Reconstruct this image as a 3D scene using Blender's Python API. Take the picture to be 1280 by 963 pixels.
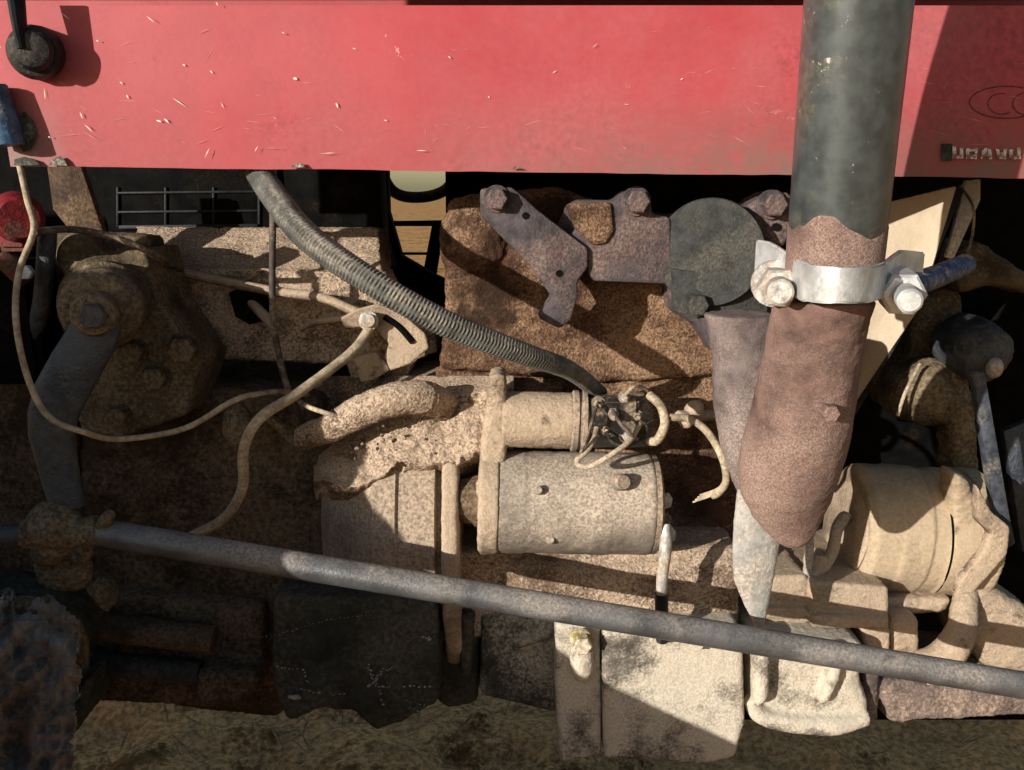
import bpy, bmesh, math, random
from mathutils import Vector, Matrix, noise
random.seed(7)
R = math.radians
for o in list(bpy.data.objects): bpy.data.objects.remove(o)
S = bpy.context.scene
COL = S.collection
# ------------------------------------------------------------------ camera, world, sun, exposure
CAM = Vector((0, -0.74, 0.92)); PITCH = R(12.5); HF = R(60)
cd = bpy.data.cameras.new('camera'); cam = bpy.data.objects.new('camera', cd); COL.objects.link(cam)
cam.location = CAM; cam.rotation_euler = (R(90) - PITCH, 0, 0)
cd.sensor_width = 36; cd.angle = HF; cd.clip_start = 0.01; cd.clip_end = 400
S.camera = cam
SUN = Vector((1.0, 1.0, -0.32)).normalized()          # travel direction of the light
w = bpy.data.worlds.new('World'); S.world = w; w.use_nodes = True
nt = w.node_tree; nt.nodes.clear()
sky = nt.nodes.new('ShaderNodeTexSky'); sky.sky_type = 'NISHITA'; sky.sun_disc = False
sky.sun_elevation = math.asin(-SUN.z); sky.sun_rotation = math.atan2(-SUN.x, -SUN.y)
bg = nt.nodes.new('ShaderNodeBackground'); bg.inputs[1].default_value = 0.085
wo = nt.nodes.new('ShaderNodeOutputWorld')
nt.links.new(sky.outputs[0], bg.inputs[0]); nt.links.new(bg.outputs[0], wo.inputs[0])
sl = bpy.data.lights.new('sun', 'SUN'); sl.energy = 5.0; sl.angle = R(0.5); sl.color = (1, .94, .86)
so = bpy.data.objects.new('sun', sl); COL.objects.link(so)
so.rotation_euler = SUN.to_track_quat('-Z', 'Y').to_euler(); so.location = (-3, -4, 3)
S.view_settings.view_transform = 'Standard'; S.view_settings.look = 'None'
S.view_settings.exposure = 0.35; S.view_settings.gamma = 1
S.render.engine = 'CYCLES'

# ------------------------------------------------------------------ measuring: photograph pixel (1280 x 963) at a given depth -> point
F = 640 / math.tan(HF / 2)
FW = Vector((0, math.cos(PITCH), -math.sin(PITCH))); UP = Vector((0, math.sin(PITCH), math.cos(PITCH))); RT = Vector((1, 0, 0))
def P(px, py, y):
    d = FW + RT * ((px - 640) / F) + UP * ((481.5 - py) / F)
    return CAM + d * ((y - CAM.y) / d.y)
def K(px, py, y):                                       # metres per pixel at that point
    d = FW + UP * ((481.5 - py) / F)
    return (y - CAM.y) / d.y / F

# ------------------------------------------------------------------ materials
def mat(name, base, dust=(.42, .30, .195), damt=.4, dscale=28, up=.5, rough=.8, metal=0, bump=.35, bscale=330,
        chip=None, chipamt=.3, chipscale=120, spot=None, spotamt=.3, spotscale=14, speck=.35, var=.5, spec=.3, soft=.1, gvar=.5, patch=.7, grease=0, gscale=11, gcol=(.028, .022, .017), coat=0):
    m = bpy.data.materials.new(name); m.use_nodes = True
    t = m.node_tree; N = t.nodes; L = t.links; N.clear()
    out = N.new('ShaderNodeOutputMaterial'); b = N.new('ShaderNodeBsdfPrincipled'); L.new(b.outputs[0], out.inputs[0])
    tc = N.new('ShaderNodeTexCoord')
    def nz(scale, det=5, rg=.6):
        n = N.new('ShaderNodeTexNoise'); n.inputs['Scale'].default_value = scale; n.inputs['Detail'].default_value = det
        n.inputs['Roughness'].default_value = rg; L.new(tc.outputs['Object'], n.inputs['Vector']); return n.outputs['Fac']
    def M(op, a, c):
        n = N.new('ShaderNodeMath'); n.operation = op
        for i, x in enumerate((a, c)):
            if isinstance(x, (int, float)): n.inputs[i].default_value = x
            else: L.new(x, n.inputs[i])
        return n.outputs[0]
    def ramp(x, lo, hi):
        n = N.new('ShaderNodeMapRange'); n.clamp = True; L.new(x, n.inputs[0])
        n.inputs[1].default_value = lo; n.inputs[2].default_value = hi; n.interpolation_type = 'SMOOTHSTEP'; return n.outputs[0]
    def mix(f, a, c):
        n = N.new('ShaderNodeMix'); n.data_type = 'RGBA'
        if isinstance(f, (int, float)): n.inputs[0].default_value = f
        else: L.new(f, n.inputs[0])
        for i, x in ((6, a), (7, c)):
            if isinstance(x, tuple): n.inputs[i].default_value = x + (1,)
            else: L.new(x, n.inputs[i])
        return n.outputs[2]
    def vary(col, f, amt):
        lo = tuple(c * (1 - amt) for c in col); hi = tuple(min(1, c * (1 + amt * .8)) for c in col)
        return mix(ramp(f, .3, .7), lo, hi)
    n1 = nz(dscale, 8, .65); n2 = nz(bscale, 4, .7); n3 = nz(dscale * 2.7, 4)
    col = vary(base, n3, var)
    if spot:
        col = mix(ramp(nz(spotscale, 8, .7), .56 - spotamt * .3, .66 - spotamt * .3), col, vary(spot, n2, .4))
    if chip:
        cm = ramp(nz(chipscale, 6, .75), .72 - chipamt * .2, .76 - chipamt * .2)
        col = mix(cm, col, chip)
    h = n2
    if dust and damt > 0:
        g = N.new('ShaderNodeNewGeometry'); sx = N.new('ShaderNodeSeparateXYZ'); L.new(g.outputs['True Normal'], sx.inputs[0])
        f = M('ADD', n1, M('MULTIPLY', sx.outputs[2], up * .3)); f = M('ADD', f, M('MULTIPLY', M('SUBTRACT', nz(dscale * .24, 3), .5), patch)); f = M('ADD', f, M('MULTIPLY', M('SUBTRACT', n2, .5), speck))
        th = .5 + (.5 - damt) * .62
        dm = ramp(f, th - soft, th + soft)
        col = mix(dm, col, vary(dust, n2, gvar))
        h = M('ADD', n2, M('MULTIPLY', dm, .5))
        rg = M('ADD', M('MULTIPLY', dm, .95 - rough), rough); L.new(rg, b.inputs['Roughness'])
        if metal: L.new(M('MULTIPLY', M('SUBTRACT', 1, dm), metal), b.inputs['Metallic'])
    else:
        b.inputs['Roughness'].default_value = rough; b.inputs['Metallic'].default_value = metal
    if grease:
        gm = ramp(M('ADD', nz(gscale, 9, .68), M('MULTIPLY', M('SUBTRACT', n2, .5), .12)), .66 - grease * .2, .74 - grease * .2)
        col = mix(M('MULTIPLY', gm, .85), col, gcol)
    b.inputs['Specular IOR Level'].default_value = spec
    if coat: b.inputs['Coat Weight'].default_value = coat; b.inputs['Coat Roughness'].default_value = .3
    L.new(col, b.inputs['Base Color'])
    if bump:
        bp = N.new('ShaderNodeBump'); bp.inputs['Strength'].default_value = bump; bp.inputs['Distance'].default_value = .003
        L.new(h, bp.inputs['Height']); L.new(bp.outputs[0], b.inputs['Normal'])
    return m
DUST = (.46, .35, .24)
M_ = dict(
    red=mat('faded_red_paint', (.37, .040, .049), (.36, .10, .105), .42, 6, 0, .42, bump=.04, bscale=200, chip=(.72, .36, .32), chipamt=.22, chipscale=38,
            var=.08, spec=.35, speck=.10, soft=.35, gvar=.10, spot=(.36, .030, .042), spotamt=.12, spotscale=5),
    black=mat('black_paint', (.012, .014, .017), None, 0, 20, .4, .5, bump=.15, spec=.15),
    blackdeep=mat('black_paint_and_shade', (.004, .0038, .0035), (.014, .010, .007), .2, 20, .3, .8, bump=.3, spec=.05),  # near-black tone also puts the bay's shade into the colour
    soil=mat('caked_soil', (.15, .098, .064), (.50, .375, .27), .62, 26, .8, .95, bump=.9, bscale=420, speck=.65, var=.5, spec=.08, gvar=.5, soft=.2, patch=1.0, grease=.25, gscale=16, gcol=(.09, .055, .035)),
    soilrust=mat('rusty_soil_crust', (.085, .045, .03), (.33, .205, .125), .46, 20, .6, .95, bump=.9, bscale=420, speck=.6, var=.5, spec=.08, gvar=.5, soft=.22, patch=1.0, grease=.45, gscale=12, gcol=(.035, .022, .015)),
    tan=mat('dust_coated_iron', (.12, .085, .06), (.43, .33, .235), .62, 14, .9, .9, bump=.5, bscale=420, speck=.18, spec=.15, gvar=.2, soft=.2, patch=.9, grease=.3, gscale=14, gcol=(.06, .042, .03)),
    tansmooth=mat('dust_filmed_paint', (.17, .125, .085), (.44, .345, .235), .60, 9, .6, .8, bump=.2, bscale=300, speck=.25, spec=.2, gvar=.12, soft=.25, grease=.34, gscale=16, gcol=(.11, .078, .053)),
    cowl=mat('beige_cowl_paint', (.46, .365, .25), (.55, .46, .34), .6, 9, .2, .7, bump=.06, bscale=300, speck=.2, spec=.2, gvar=.1, soft=.3, var=.15),
    white=mat('pale_dust_film', (.13, .115, .095), (.54, .475, .375), .64, 22, .6, .9, bump=.4, bscale=420, speck=.38, spec=.15, gvar=.2, patch=.9, soft=.14, grease=.3, gscale=13, gcol=(.12, .105, .085)),
    drum=mat('grey_iron_dust', (.13, .112, .10), (.34, .262, .19), .46, 9, 1.3, .75, bump=.22, speck=.10, soft=.28, patch=.8, grease=.12, gscale=10),
    starter=mat('starter_bare_steel', (.15, .13, .11), (.41, .34, .265), .42, 11, 1.0, .5, metal=.15, bump=.2, bscale=420, speck=.08, soft=.3, var=.35, patch=.8,
                chip=(.74, .67, .57), chipamt=.28, chipscale=110, grease=.1, gscale=22),
    plate=mat('grey_bracket_steel', (.070, .058, .062), (.165, .125, .112), .34, 22, .5, .75, metal=.05, bump=.55, bscale=420, speck=.3, soft=.2, spot=(.12, .065, .06), spotamt=.2),
    disc=mat('dark_green_grey_steel', (.038, .041, .039), (.082, .076, .063), .40, 30, .3, .75, bump=.6, bscale=420, speck=.35, soft=.2),
    pipe=mat('dark_green_grey_pipe_paint', (.062, .076, .077), None, 0, 30, 0, .40, metal=.35, bump=.02, bscale=120, var=.35, spot=(.10, .105, .085), spotamt=.15, spotscale=25,
             chip=(.52, .51, .45), chipamt=.40, chipscale=62, spec=.9, coat=.35),
    rust=mat('rusted_exhaust_iron', (.150, .090, .075), (.285, .195, .158), .46, 15, .2, .85, bump=.45, bscale=750, speck=.28, soft=.25, spot=(.13, .07, .065), spotamt=.25, patch=.9),
    greyiron=mat('grey_scaled_iron', (.33, .32, .295), (.42, .36, .30), .40, 30, 0, .8, bump=.4, speck=.4, soft=.2, var=.25),
    manifold=mat('manifold_iron', (.13, .10, .095), (.27, .215, .185), .46, 16, .2, .85, bump=.5, bscale=600, speck=.28, soft=.25, patch=.9),
    zinc=mat('zinc_plated_steel', (.62, .64, .64), (.38, .36, .32), .24, 30, 0, .40, metal=.55, bump=.15, spec=.5, var=.2, soft=.2),
    bolt=mat('weathered_bolt_steel', (.45, .43, .40), (.40, .31, .23), .38, 50, .2, .45, metal=.4, bump=.3, soft=.2),
    greydust=mat('grey_mottled_iron', (.055, .055, .047), (.34, .31, .25), .42, 18, .4, .85, bump=.5, speck=.5, soft=.18, patch=1.0, spec=.1),
    bluesteel=mat('blued_thread', (.11, .14, .22), (.3, .24, .18), .25, 60, rough=.4, metal=.6, bump=.2),
    rod=mat('worn_steel_rod', (.105, .11, .115), (.29, .255, .22), .33, 12, .7, .36, metal=.45, bump=.25, bscale=420, speck=.12, chip=(.5, .47, .42), chipamt=.2, chipscale=160, spec=.6, soft=.28, var=.35, grease=.2, gscale=25, gcol=(.07, .065, .06)),
    arm=mat('blue_grey_oily_steel', (.028, .037, .050), (.075, .07, .06), .30, 18, .3, .36, metal=.1, bump=.6, bscale=160, speck=.3, spec=.5, soft=.22, chip=(.22, .23, .24), chipamt=.25, chipscale=80),
    oily=mat('oily_brown_shade_iron', (.048, .033, .020), (.15, .105, .066), .46, 16, .6, .8, bump=.7, bscale=220, speck=.5, spec=.1, soft=.2, patch=1.0),  # oily iron, kept darker so its colour carries the lower-left shade
    oilybox=mat('steering_box_iron', (.075, .056, .033), (.185, .14, .088), .48, 16, .5, .75, bump=.6, bscale=260, speck=.45, spec=.15, soft=.2, patch=.9, grease=.3, gscale=20),
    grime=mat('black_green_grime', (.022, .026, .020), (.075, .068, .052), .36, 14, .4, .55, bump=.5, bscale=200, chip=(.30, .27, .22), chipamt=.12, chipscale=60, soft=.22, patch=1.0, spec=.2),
    hose=mat('braided_hose', (.085, .085, .075), (.23, .205, .165), .35, 22, .7, .75, bump=.1, speck=.4, soft=.2),
    wire=mat('yellowed_wire', (.30, .235, .155), (.42, .345, .25), .45, 30, 0, .7, bump=.1, soft=.25),
    wired=mat('dark_wire', (.055, .043, .036), (.20, .15, .11), .4, 30, 0, .7, bump=.1),
    rubber=mat('black_rubber', (.012, .013, .014), (.11, .09, .07), .22, 24, .5, .5, bump=.3, soft=.2),
    bakelite=mat('black_plastic', (.010, .010, .010), (.30, .22, .15), .22, 40, .8, .35, bump=.15, spec=.5, soft=.2),
    belt=mat('blue_grey_belt', (.045, .052, .066), (.13, .115, .10), .3, 40, .1, .7, bump=.2),
    blue=mat('blue_sleeve', (.035, .09, .17), (.2, .18, .15), .25, 40, .3, .5),
    redpart=mat('red_plastic', (.17, .008, .011), (.10, .05, .035), .35, 40, .3, .6),
    brown=mat('brown_steel', (.060, .038, .024), (.15, .095, .055), .42, 22, .2, .85, bump=.5, speck=.5, soft=.2),
    purple=mat('mauve_brown_rail', (.115, .085, .080), (.28, .21, .16), .45, 18, .3, .85, bump=.5, speck=.5, soft=.2),
    mud=mat('mud', (.20, .105, .042), (.62, .345, .145), .5, 9, .3, .95, bump=.5, bscale=90, speck=.5, spec=.0),
    straw=mat('straw', (.30, .21, .11), None, 0, rough=.8, bump=0, spec=.1),
    tyre=mat('tyre_rubber', (.02, .02, .02), (.2, .15, .1), .35, 15, .3, .8),
    ghost=mat('worn_print', (.075, .018, .026), None, 0, rough=.6, bump=0),
    letter=mat('worn_letters', (.55, .54, .50), (.25, .10, .10), .42, 160, 0, .6, bump=.05, speck=.6),
    brass=mat('brass_fitting', (.50, .40, .16), (.55, .46, .34), .5, 60, .4, .5, metal=.3),
    chalk=mat('scratch_mark', (.30, .28, .24), None, 0, rough=.9, bump=0, spec=.1),
)
def edge_dirt(m, zlo, zhi, xa, xb, col, lo=.12):
    t = m.node_tree; N = t.nodes; L = t.links; b = [n for n in N if n.type == 'BSDF_PRINCIPLED'][0]
    src = b.inputs['Base Color'].links[0].from_socket
    g = N.new('ShaderNodeNewGeometry'); sx = N.new('ShaderNodeSeparateXYZ'); L.new(g.outputs['Position'], sx.inputs[0])
    def mr(x, a, c, lo=0, hi=1):
        n = N.new('ShaderNodeMapRange'); L.new(x, n.inputs[0]); n.inputs[1].default_value = a; n.inputs[2].default_value = c
        n.inputs[3].default_value = lo; n.inputs[4].default_value = hi; return n.outputs[0]
    def mul(a, c, op='MULTIPLY'):
        n = N.new('ShaderNodeMath'); n.operation = op; n.use_clamp = True; L.new(a, n.inputs[0]); L.new(c, n.inputs[1]); return n.outputs[0]
    tc = N.new('ShaderNodeTexCoord'); no = N.new('ShaderNodeTexNoise'); no.inputs['Scale'].default_value = 60; no.inputs['Detail'].default_value = 8; no.inputs['Roughness'].default_value = .75
    L.new(tc.outputs['Object'], no.inputs['Vector'])
    f = mul(mul(mr(sx.outputs[2], zhi, zlo), mr(sx.outputs[0], xa, xb, lo, 1)), mr(no.outputs['Fac'], .35, .6, .25, 1))
    mx = N.new('ShaderNodeMix'); mx.data_type = 'RGBA'; L.new(f, mx.inputs[0]); L.new(src, mx.inputs[6]); mx.inputs[7].default_value = col + (1,)
    L.new(mx.outputs[2], b.inputs['Base Color'])
edge_dirt(M_['red'], .930, .990, -.10, .16, (.17, .11, .09))
edge_dirt(M_['red'], .93, 1.0, -.345, -.375, (.24, .22, .20), 0)
# ------------------------------------------------------------------ mesh helpers
def bm_new(): return bmesh.new()
def prism(pts, yf, depth, bev=0, dyr=0, seg=2):
    """outline in photo pixels at depth plane yf, extruded away from the viewer; dyr = extra depth per pixel to the right"""
    bm = bm_new(); x0 = pts[0][0]
    fr = [bm.verts.new(P(p[0], p[1], (p[2] if len(p) > 2 else yf) + dyr * (p[0] - x0))) for p in pts]
    bk = [bm.verts.new(v.co + Vector((0, depth, 0))) for v in fr]
    f = bm.faces.new(fr); bm.faces.new(list(reversed(bk)))
    n = len(fr)
    for i in range(n): bm.faces.new((fr[i], bk[i], bk[(i + 1) % n], fr[(i + 1) % n]))
    bmesh.ops.recalc_face_normals(bm, faces=bm.faces)
    if bev:
        ed = [e for e in bm.edges if e.calc_face_angle(0) > .5]
        bmesh.ops.bevel(bm, geom=ed, offset=bev, segments=seg, affect='EDGES', profile=.5, clamp_overlap=True)
    return bm
def box(c, s, bev=0, rot=None):
    bm = bm_new(); bmesh.ops.create_cube(bm, size=1)
    bmesh.ops.scale(bm, vec=s, verts=bm.verts)
    if bev: bmesh.ops.bevel(bm, geom=list(bm.edges), offset=bev, segments=2, affect='EDGES')
    if rot: bmesh.ops.rotate(bm, matrix=rot, verts=bm.verts)
    bmesh.ops.translate(bm, vec=c, verts=bm.verts); return bm
def frame_of(d):
    d = d.normalized(); a = Vector((0, 0, 1)) if abs(d.z) < .9 else Vector((1, 0, 0))
    u = d.cross(a).normalized(); return u, d.cross(u).normalized()
def lathe(p0, p1, prof, n=32, caps=True):
    """prof: list of (t along p0-p1 in 0..1, radius)"""
    bm = bm_new(); d = p1 - p0; u, v = frame_of(d); rings = []
    for t, r in prof:
        c = p0 + d * t
        rings.append([bm.verts.new(c + (u * math.cos(2 * math.pi * i / n) + v * math.sin(2 * math.pi * i / n)) * max(r, 1e-5)) for i in range(n)])
    for a, b in zip(rings, rings[1:]):
        for i in range(n): bm.faces.new((a[i], a[(i + 1) % n], b[(i + 1) % n], b[i]))
    if caps: bm.faces.new(list(reversed(rings[0]))); bm.faces.new(rings[-1])
    bmesh.ops.recalc_face_normals(bm, faces=bm.faces); return bm
def rod(p0, p1, r, n=24, b=.0015):
    L = (p1 - p0).length; b = min(b, r * .4); t = b / L
    return lathe(p0, p1, [(0, r - b), (t, r), (1 - t, r), (1, r - b)], n)
def hexa(p0, p1, r): 
    L = (p1 - p0).length; b = r * .12; t = min(.3, b / L)
    return lathe(p0, p1, [(0, r), (1 - t, r), (1, r * .86)], 6)
def spline(pts, per=8):
    if len(pts) < 3: per = max(per, 2)
    q = [pts[0] * 2 - pts[1]] + list(pts) + [pts[-1] * 2 - pts[-2]]; out = []
    for i in range(1, len(q) - 2):
        a, b, c, d = q[i - 1], q[i], q[i + 1], q[i + 2]
        for j in range(per):
            t = j / per
            out.append(.5 * ((2 * b) + (c - a) * t + (2 * a - 5 * b + 4 * c - d) * t * t + (3 * b - a - 3 * c + d) * t ** 3))
    out.append(pts[-1]); return out
def tube(pts, r, n=12, per=8, braid=0, pitch=.003, flat=1, rings=False):
    """pts: list of Vector or (px,py,y); r in metres, or list along the points"""
    V = [p if isinstance(p, Vector) else P(*p) for p in pts]
    rs = r if isinstance(r, (list, tuple)) else [r] * len(V)
    c = spline(V, per); rr = []
    for i in range(len(V) - 1):
        for j in range(per): rr.append(rs[i] + (rs[i + 1] - rs[i]) * j / per)
    rr.append(rs[-1])
    if braid:
        L = [0]
        for a, b in zip(c, c[1:]): L.append(L[-1] + (b - a).length)
        k = int(L[-1] / pitch * 4); nc = []; nr = []; j = 0
        for i in range(k + 1):
            s = L[-1] * i / k
            while j < len(L) - 2 and L[j + 1] < s: j += 1
            t = (s - L[j]) / max(1e-9, L[j + 1] - L[j]); nc.append(c[j].lerp(c[j + 1], t)); nr.append(rr[j] + (rr[j + 1] - rr[j]) * t)
        c, rr = nc, nr
    ringsonly = rings; bm = bm_new(); rings = []; u = None
    for i, p in enumerate(c):
        d = (c[min(i + 1, len(c) - 1)] - c[max(i - 1, 0)]).normalized()
        if u is None: u, v = frame_of(d)
        else: u = (u - d * u.dot(d)).normalized(); v = d.cross(u)
        ring = []
        for k in range(n):
            a = 2 * math.pi * k / n; q = rr[i]
            if braid: q *= 1 + braid * (math.sin(i * math.pi / 2) if ringsonly else .75 * math.sin(i * math.pi / 2) + .5 * math.sin(i * math.pi / 2 + (math.pi if (k // 2) % 2 else 0)))
            ring.append(bm.verts.new(p + (u * math.cos(a) + v * math.sin(a) * flat) * q))
        rings.append(ring)
    for a, b in zip(rings, rings[1:]):
        for i in range(n): bm.faces.new((a[i], a[(i + 1) % n], b[(i + 1) % n], b[i]))
    bm.faces.new(list(reversed(rings[0]))); bm.faces.new(rings[-1])
    bmesh.ops.recalc_face_normals(bm, faces=bm.faces); return bm
def loft(rows, n=28, squash=1):
    """rows: (py, centre px, half width px, y of axis, depth factor) -> stacked ellipses"""
    bm = bm_new(); rings = []
    for py, cx, hw, y, k in rows:
        c = P(cx, py, y); r = hw * K(cx, py, y)
        rings.append([bm.verts.new(c + Vector((math.cos(2 * math.pi * i / n) * r, math.sin(2 * math.pi * i / n) * r * k, 0))) for i in range(n)])
    for a, b in zip(rings, rings[1:]):
        for i in range(n): bm.faces.new((a[i], a[(i + 1) % n], b[(i + 1) % n], b[i]))
    bm.faces.new(rings[0]); bm.faces.new(list(reversed(rings[-1])))
    bmesh.ops.recalc_face_normals(bm, faces=bm.faces); return bm
def strip(pts, hpx, th):
    """bent flat bar: pts (px,py,y), height in pixels (list or number), thickness in metres"""
    bm = bm_new(); V = spline([P(*p) for p in pts], 6); n = len(V)
    hs = hpx if isinstance(hpx, (list, tuple)) else [hpx] * len(pts); rings = []
    for i, c in enumerate(V):
        f = i / (n - 1) * (len(pts) - 1); j = min(int(f), len(pts) - 2); h = hs[j] + (hs[j + 1] - hs[j]) * (f - j)
        h = h * K(pts[j][0], pts[j][1], pts[j][2]) / 2
        d = V[min(i + 1, n - 1)] - V[max(i - 1, 0)]; d.z = 0; d.normalize(); nn = Vector((d.y, -d.x, 0)) * th / 2
        rings.append([bm.verts.new(c + nn + Vector((0, 0, h))), bm.verts.new(c + nn - Vector((0, 0, h))), bm.verts.new(c - nn - Vector((0, 0, h))), bm.verts.new(c - nn + Vector((0, 0, h)))])
    for a, b in zip(rings, rings[1:]):
        for i in range(4): bm.faces.new((a[i], a[(i + 1) % 4], b[(i + 1) % 4], b[i]))
    bm.faces.new(rings[0]); bm.faces.new(list(reversed(rings[-1])))
    bmesh.ops.recalc_face_normals(bm, faces=bm.faces)
    bmesh.ops.bevel(bm, geom=[e for e in bm.edges if e.calc_face_angle(0) > .9], offset=th * .3, segments=2, affect='EDGES'); return bm
def join(*bms):
    out = bm_new()
    for b in bms:
        me = bpy.data.meshes.new('tmp'); b.to_mesh(me); b.free(); out.from_mesh(me); bpy.data.meshes.remove(me)
    return out
def ball(c, r, sc=(1, 1, 1)):
    bm = bm_new(); bmesh.ops.create_icosphere(bm, subdivisions=3, radius=r); bmesh.ops.scale(bm, vec=sc, verts=bm.verts)
    bmesh.ops.translate(bm, vec=c, verts=bm.verts); return bm

WL = {}                                                 # world location of each object
def link(name, me, parent, label=None, kind=None, centre=None):
    o = bpy.data.objects.new(name, me); COL.objects.link(o)
    WL[o.name] = centre
    if parent: o.parent = parent; o.location = centre - WL[parent.name]
    else: o.location = centre
    if label: o['label'] = label
    if kind: o['kind'] = kind
    return o
def obj(name, bm, m, parent=None, label=None, kind=None, angle=35, smooth=True):
    vs = [v.co for v in bm.verts]
    lo = Vector([min(v[i] for v in vs) for i in range(3)]); hi = Vector([max(v[i] for v in vs) for i in range(3)]); c = (lo + hi) / 2
    bmesh.ops.translate(bm, vec=-c, verts=bm.verts)
    me = bpy.data.meshes.new(name); bm.to_mesh(me); bm.free()
    me.materials.append(M_[m] if isinstance(m, str) else m)
    if smooth:
        me.polygons.foreach_set('use_smooth', [True] * len(me.polygons)); me.set_sharp_from_angle(angle=R(angle))
    return link(name, me, parent, label, kind, c)
TEX = {}
def clouds(size):
    if size not in TEX:
        t = bpy.data.textures.new('clouds_%g' % size, 'CLOUDS'); t.noise_scale = size; t.noise_depth = 3; TEX[size] = t
    return TEX[size]
def cast(name, bm, m, parent=None, vox=.0025, sm=2, amp=.003, size=.02, fine=.0012, fsize=.005, label=None, kind=None):
    """a rough casting: shapes fused by voxel remesh, edges worn, surface lumpy"""
    o = obj(name, bm, m, parent, label, kind)
    a = o.modifiers.new('r', 'REMESH'); a.mode = 'VOXEL'; a.voxel_size = vox
    if sm: a = o.modifiers.new('s', 'SMOOTH'); a.iterations = sm; a.factor = .5
    for am, sz in ((amp, size), (fine, fsize)):
        if am:
            a = o.modifiers.new('d', 'DISPLACE'); a.texture = clouds(sz); a.strength = am * 2; a.mid_level = .5; a.texture_coords = 'GLOBAL'
    bpy.context.view_layer.update()
    dg = bpy.context.evaluated_depsgraph_get()
    me = bpy.data.meshes.new_from_object(o.evaluated_get(dg)); o.modifiers.clear(); old = o.data; o.data = me; bpy.data.meshes.remove(old)
    if not me.materials: me.materials.append(M_[m])
    me.polygons.foreach_set('use_smooth', [True] * len(me.polygons)); me.name = name
    return o
def empty(name, loc, label, cat, group=None):
    o = bpy.data.objects.new(name, None); COL.objects.link(o); o.location = loc; o.empty_display_size = .05
    WL[o.name] = Vector(loc); o['label'] = label; o['category'] = cat
    if group: o['group'] = group
    return o
def tag(o, label, cat, group=None):
    o['label'] = label; o['category'] = cat
    if group: o['group'] = group
    return o
def bolt(parent, px, py, y, rpx, out=.010, m='bolt', name='bolt', washer=True, tilt=(0, 0)):
    c = P(px, py, y); r = rpx * K(px, py, y); d = Vector((tilt[0], -1, tilt[1])).normalized()
    b = hexa(c, c + d * out, r)
    if washer: b = join(b, lathe(c - d * .001, c + d * .002, [(0, r * 1.25), (.7, r * 1.25), (1, r * 1.18)], 20))
    return obj(name, b, m, parent)

# ================================================================== the setting
def ground():
    bm = bm_new()
    xs = [-60, -25, -10, -5, -3] + [-1.8 + .03 * i for i in range(121)] + [3, 5, 10, 25, 60]
    ys = [-40, -15, -6, -3, -1.5, -.6, 0] + [.3 + .03 * i for i in range(60)] + [2.3, 2.6, 3, 4, 6, 9, 14, 25, 60, 150]
    g = [[bm.verts.new((x, y, 0)) for x in xs] for y in ys]
    for i in range(len(ys) - 1):
        for j in range(len(xs) - 1): bm.faces.new((g[i][j], g[i][j + 1], g[i + 1][j + 1], g[i + 1][j]))
    for v in bm.verts:
        x, y, _ = v.co
        if abs(x) < 1.85 and .25 < y < 2.4:
            v.co.z = .035 * noise.noise((x * 6, y * 6, 0)) + .022 * noise.noise((x * 17, y * 17, 3)) + .012 * noise.noise((x * 40, y * 40, 5))
    o = obj('ground', bm, 'mud', angle=80); o['kind'] = 'structure'
    return o
ground()
def straw():
    bm = bm_new()
    for i in range(2600):
        x = random.uniform(-1.3, 1.3); y = random.uniform(.4, 2.0)
        if noise.noise((x * 3, y * 3, 9)) < random.uniform(-.6, .35): continue
        a = random.uniform(0, math.pi); L = random.uniform(.015, .06); w_ = random.uniform(.0008, .002)
        d = Vector((math.cos(a), math.sin(a), random.uniform(-.1, .35))) * L; s = Vector((-math.sin(a), math.cos(a), 0)) * w_
        z = .035 * noise.noise((x * 6, y * 6, 0)) + .022 * noise.noise((x * 17, y * 17, 3)) + .008
        p = Vector((x, y, z)); q = p + d * .5 + Vector((0, 0, L * random.uniform(-.1, .15)))
        v = [bm.verts.new(k) for k in (p - s, p + s, q + s, q - s, p + d + s * .4, p + d - s * .4)]
        bm.faces.new((v[0], v[1], v[2], v[3])); bm.faces.new((v[3], v[2], v[4], v[5]))
    o = obj('straw', bm, 'straw', kind='stuff', smooth=False)
straw()

# ================================================================== the tractor
T = empty('tractor', (0, .2, 0), 'old red tractor with its engine side bare and caked in dry dust', 'tractor')
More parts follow.
